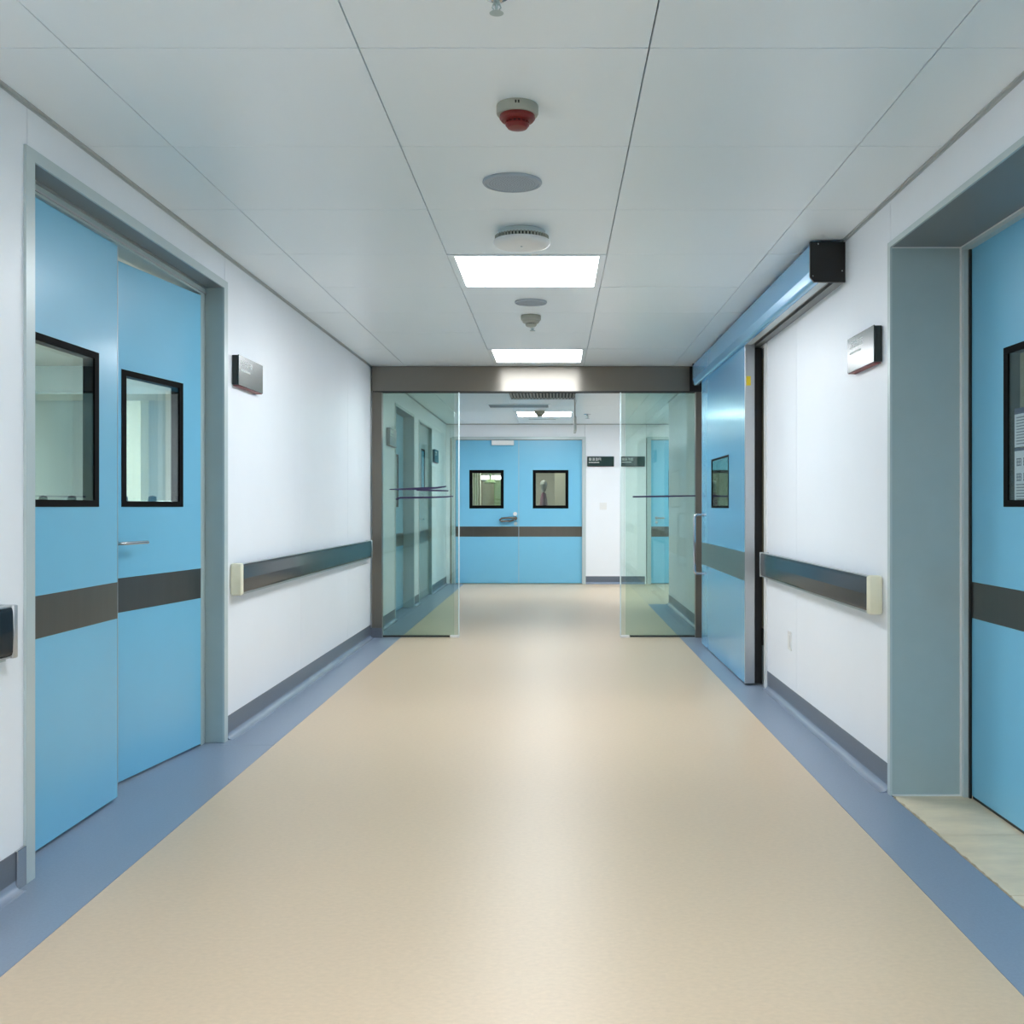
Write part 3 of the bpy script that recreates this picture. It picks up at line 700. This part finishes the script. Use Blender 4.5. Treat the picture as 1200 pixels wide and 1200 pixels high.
# left room: beam and knobbed rail added in place of window reflections; pillar
so = obj('reflection_beam', B((-5.4, -2.3, 5.55, 5.9, 2.2, 2.42)), 'frame', org=(-3.8, 5.7, 2.2)); tag(so, 'added grey beam standing in for a reflection in the left windows', 'beam')
pl = obj('pillar', B((-4.45, -4.3, 7.4, 7.55, 0, H-.002)), 'curtain', org=(-4.37, 7.47, 0)); tag(pl, 'pale pillar inside the room behind the left door', 'pillar')
r = root('reflection_rail', (-4.0, 7.0, 1.36), 'added rail with knobs standing in for a reflection in the left windows', 'rail')
bm = bmesh.new(); tube(bm, [(-5.35, 6.2, 1.36), (-2.3, 6.2, 1.36)], .012, 10); tube(bm, [(-5.3, 6.2, 0), (-5.3, 6.2, 1.36)], .02, 10); tube(bm, [(-2.35, 6.2, 0), (-2.35, 6.2, 1.36)], .02, 10); obj('rail_bar', bm, 'frame', r, smooth=True)
for x in (-4.45, -4.2, -3.75, -3.5):
    bm = bmesh.new(); lathe(bm, [(0, -.05), (.03, -.04), (.035, 0), (.03, .04), (0, .05)], (x, 6.2, 1.37), 16); obj('knob', bm, 'blackcap', r, smooth=True)

# notices behind the right door glass
def notice(u0, u1, z0, z1, lab, head, lines, bold):
    fr = f8; d = .018
    r = root('paper_notice', fr.p((u0+u1)/2, d, z0), lab, 'notice')
    obj('sheet', B((u0, u1, d, d+.001, z0, z1), fr=fr), 'paper', r)
    bm = bmesh.new()
    if head: box(bm, u0, u1, d-.0006, d, z1-head, z1, fr=fr)
    for k in range(bold):
        zz = z1-head-.03-k*.062
        for j in range(5): glyph(bm, fr, u0+.012+j*.042, zz-.034, .034, k*7+j, d)
    if head or bold: obj('printed_heading', bm, 'navy', r)
    else: bm.free()
    bm = bmesh.new(); z = z1-head-.012-(bold*.062)
    while z > z0+.012 and lines:
        box(bm, u0+.012, u1-random.uniform(.012, .06), d-.0006, d, z-.005, z, fr=fr); z -= .012
    if lines: obj('printed_lines', bm, 'greyprint', r)
    else: bm.free()
notice(.278, .56, 1.566, 1.726, 'white notice with a navy heading bar in right door window, upper', .024, True, 0)
notice(.278, .56, 1.34, 1.562, 'white notice with navy characters in right door window, lower', .012, True, 2)

# far room contents
bm = bmesh.new(); t = bmesh.new(); n = 40
pts = [(-2+.0, 0)] ; top = []
for k in range(n+1):
    x = -1.84+k*.27/n; y = 15.2+.035*math.sin(k*.8); top.append((x, y))
a = [t.verts.new((x, y, .05)) for x, y in top]; b = [t.verts.new((x, y, 2.6)) for x, y in top]
a2 = [t.verts.new((x, y+.006, .05)) for x, y in top]; b2 = [t.verts.new((x, y+.006, 2.6)) for x, y in top]
for k in range(n):
    t.faces.new((a[k], a[k+1], b[k+1], b[k])); t.faces.new((a2[k], b2[k], b2[k+1], a2[k+1])); t.faces.new((b[k], b[k+1], b2[k+1], b2[k])); t.faces.new((a[k], a2[k], a2[k+1], a[k+1]))
for k in (0, n): t.faces.new((a[k], b[k], b2[k], a2[k]))
merge(bm, t); cu = obj('curtain', bm, 'curtain', org=(-1.35, 15.2, .05), smooth=True); tag(cu, 'pale pleated curtain seen through the far left window', 'curtain')
r = root('surgical_lamp', (-1.45, 13.9, H), 'olive green lamp on a ceiling arm, seen through the far left window', 'lamp')
bm = bmesh.new(); tube(bm, [(-1.45, 13.9, H), (-1.45, 13.9, 2.05)], .04, 14); tube(bm, [(-1.45, 13.9, 2.07), (-1.25, 13.8, 2.0), (-1.25, 13.8, 1.84)], .02, 12); obj('arm', bm, 'greencloth', r, smooth=True)
bm = bmesh.new(); lathe(bm, [(0, .08), (.06, .07), (.1, .02), (.12, 0), (.1, -.015), (0, -.015)], (-1.25, 13.8, 1.79), 32); obj('lamp_head', bm, 'greencloth', r, smooth=True)
r = root('draped_stand', (-.21, 13.6, 0), 'slim stand with pale round head and maroon drape, behind the far right window', 'stand')
bm = bmesh.new(); lathe(bm, [(0, 0), (.16, 0), (.16, .03), (.02, .05), (.02, 1.5), (0, 1.5)], (-.21, 13.6, 0), 24); obj('pole', bm, 'frame', r, smooth=True)
bm = bmesh.new(); lathe(bm, [(.05, .6), (.11, .65), (.09, 1.1), (.07, 1.45), (.04, 1.58), (0, 1.6)], (-.21, 13.6, 0), 20); obj('drape', bm, 'maroon', r, smooth=True)
bm = bmesh.new(); lathe(bm, [(0, 1.6), (.04, 1.62), (.062, 1.7), (.07, 1.76), (.05, 1.81), (0, 1.83)], (-.21, 13.6, 0), 20); obj('round_head', bm, 'offwhite', r, smooth=True)
cb = root('cabinet', (.35, 15.3, 0), 'tall pale cabinet seen dimly through the far right window', 'cabinet')
obj('carcass', B((.0, 1.2, 15.3, 15.9, .05, 2.2), (.02, 1.18, 15.34, 15.88, 0, .05)), 'roomdark', cb)
for a in (.01, .605):
    dd = obj('cabinet_door', B((a, a+.585, 15.28, 15.298, .07, 2.19), bev=.003), 'roomdark', cb)
    obj('handle', B((a+(.54 if a < .1 else .03), a+(.555 if a < .1 else .045), 15.25, 15.282, 1.35, 1.5)), 'dark', dd)

r = root('wall_strip_light', (-1.4, 15.98, 1.95), 'small bright strip light on back wall seen through the far left window', 'light')
obj('light_body', B((-1.68, -1.14, 15.95, 16.0, 1.93, 2.03)), 'white', r)
for a, b in ((-1.66, -1.43), (-1.39, -1.16)): obj('diffuser', B((a, b, 15.935, 15.95, 1.945, 2.0)), 'roomlamp', r)
tag(obj('hanging_cloth', B((-1.32, -1.12, 15.5, 15.52, .3, 1.9)), 'greencloth', org=(-1.22, 15.5, .3)), 'olive cloth hanging at the right of the far left window', 'cloth')
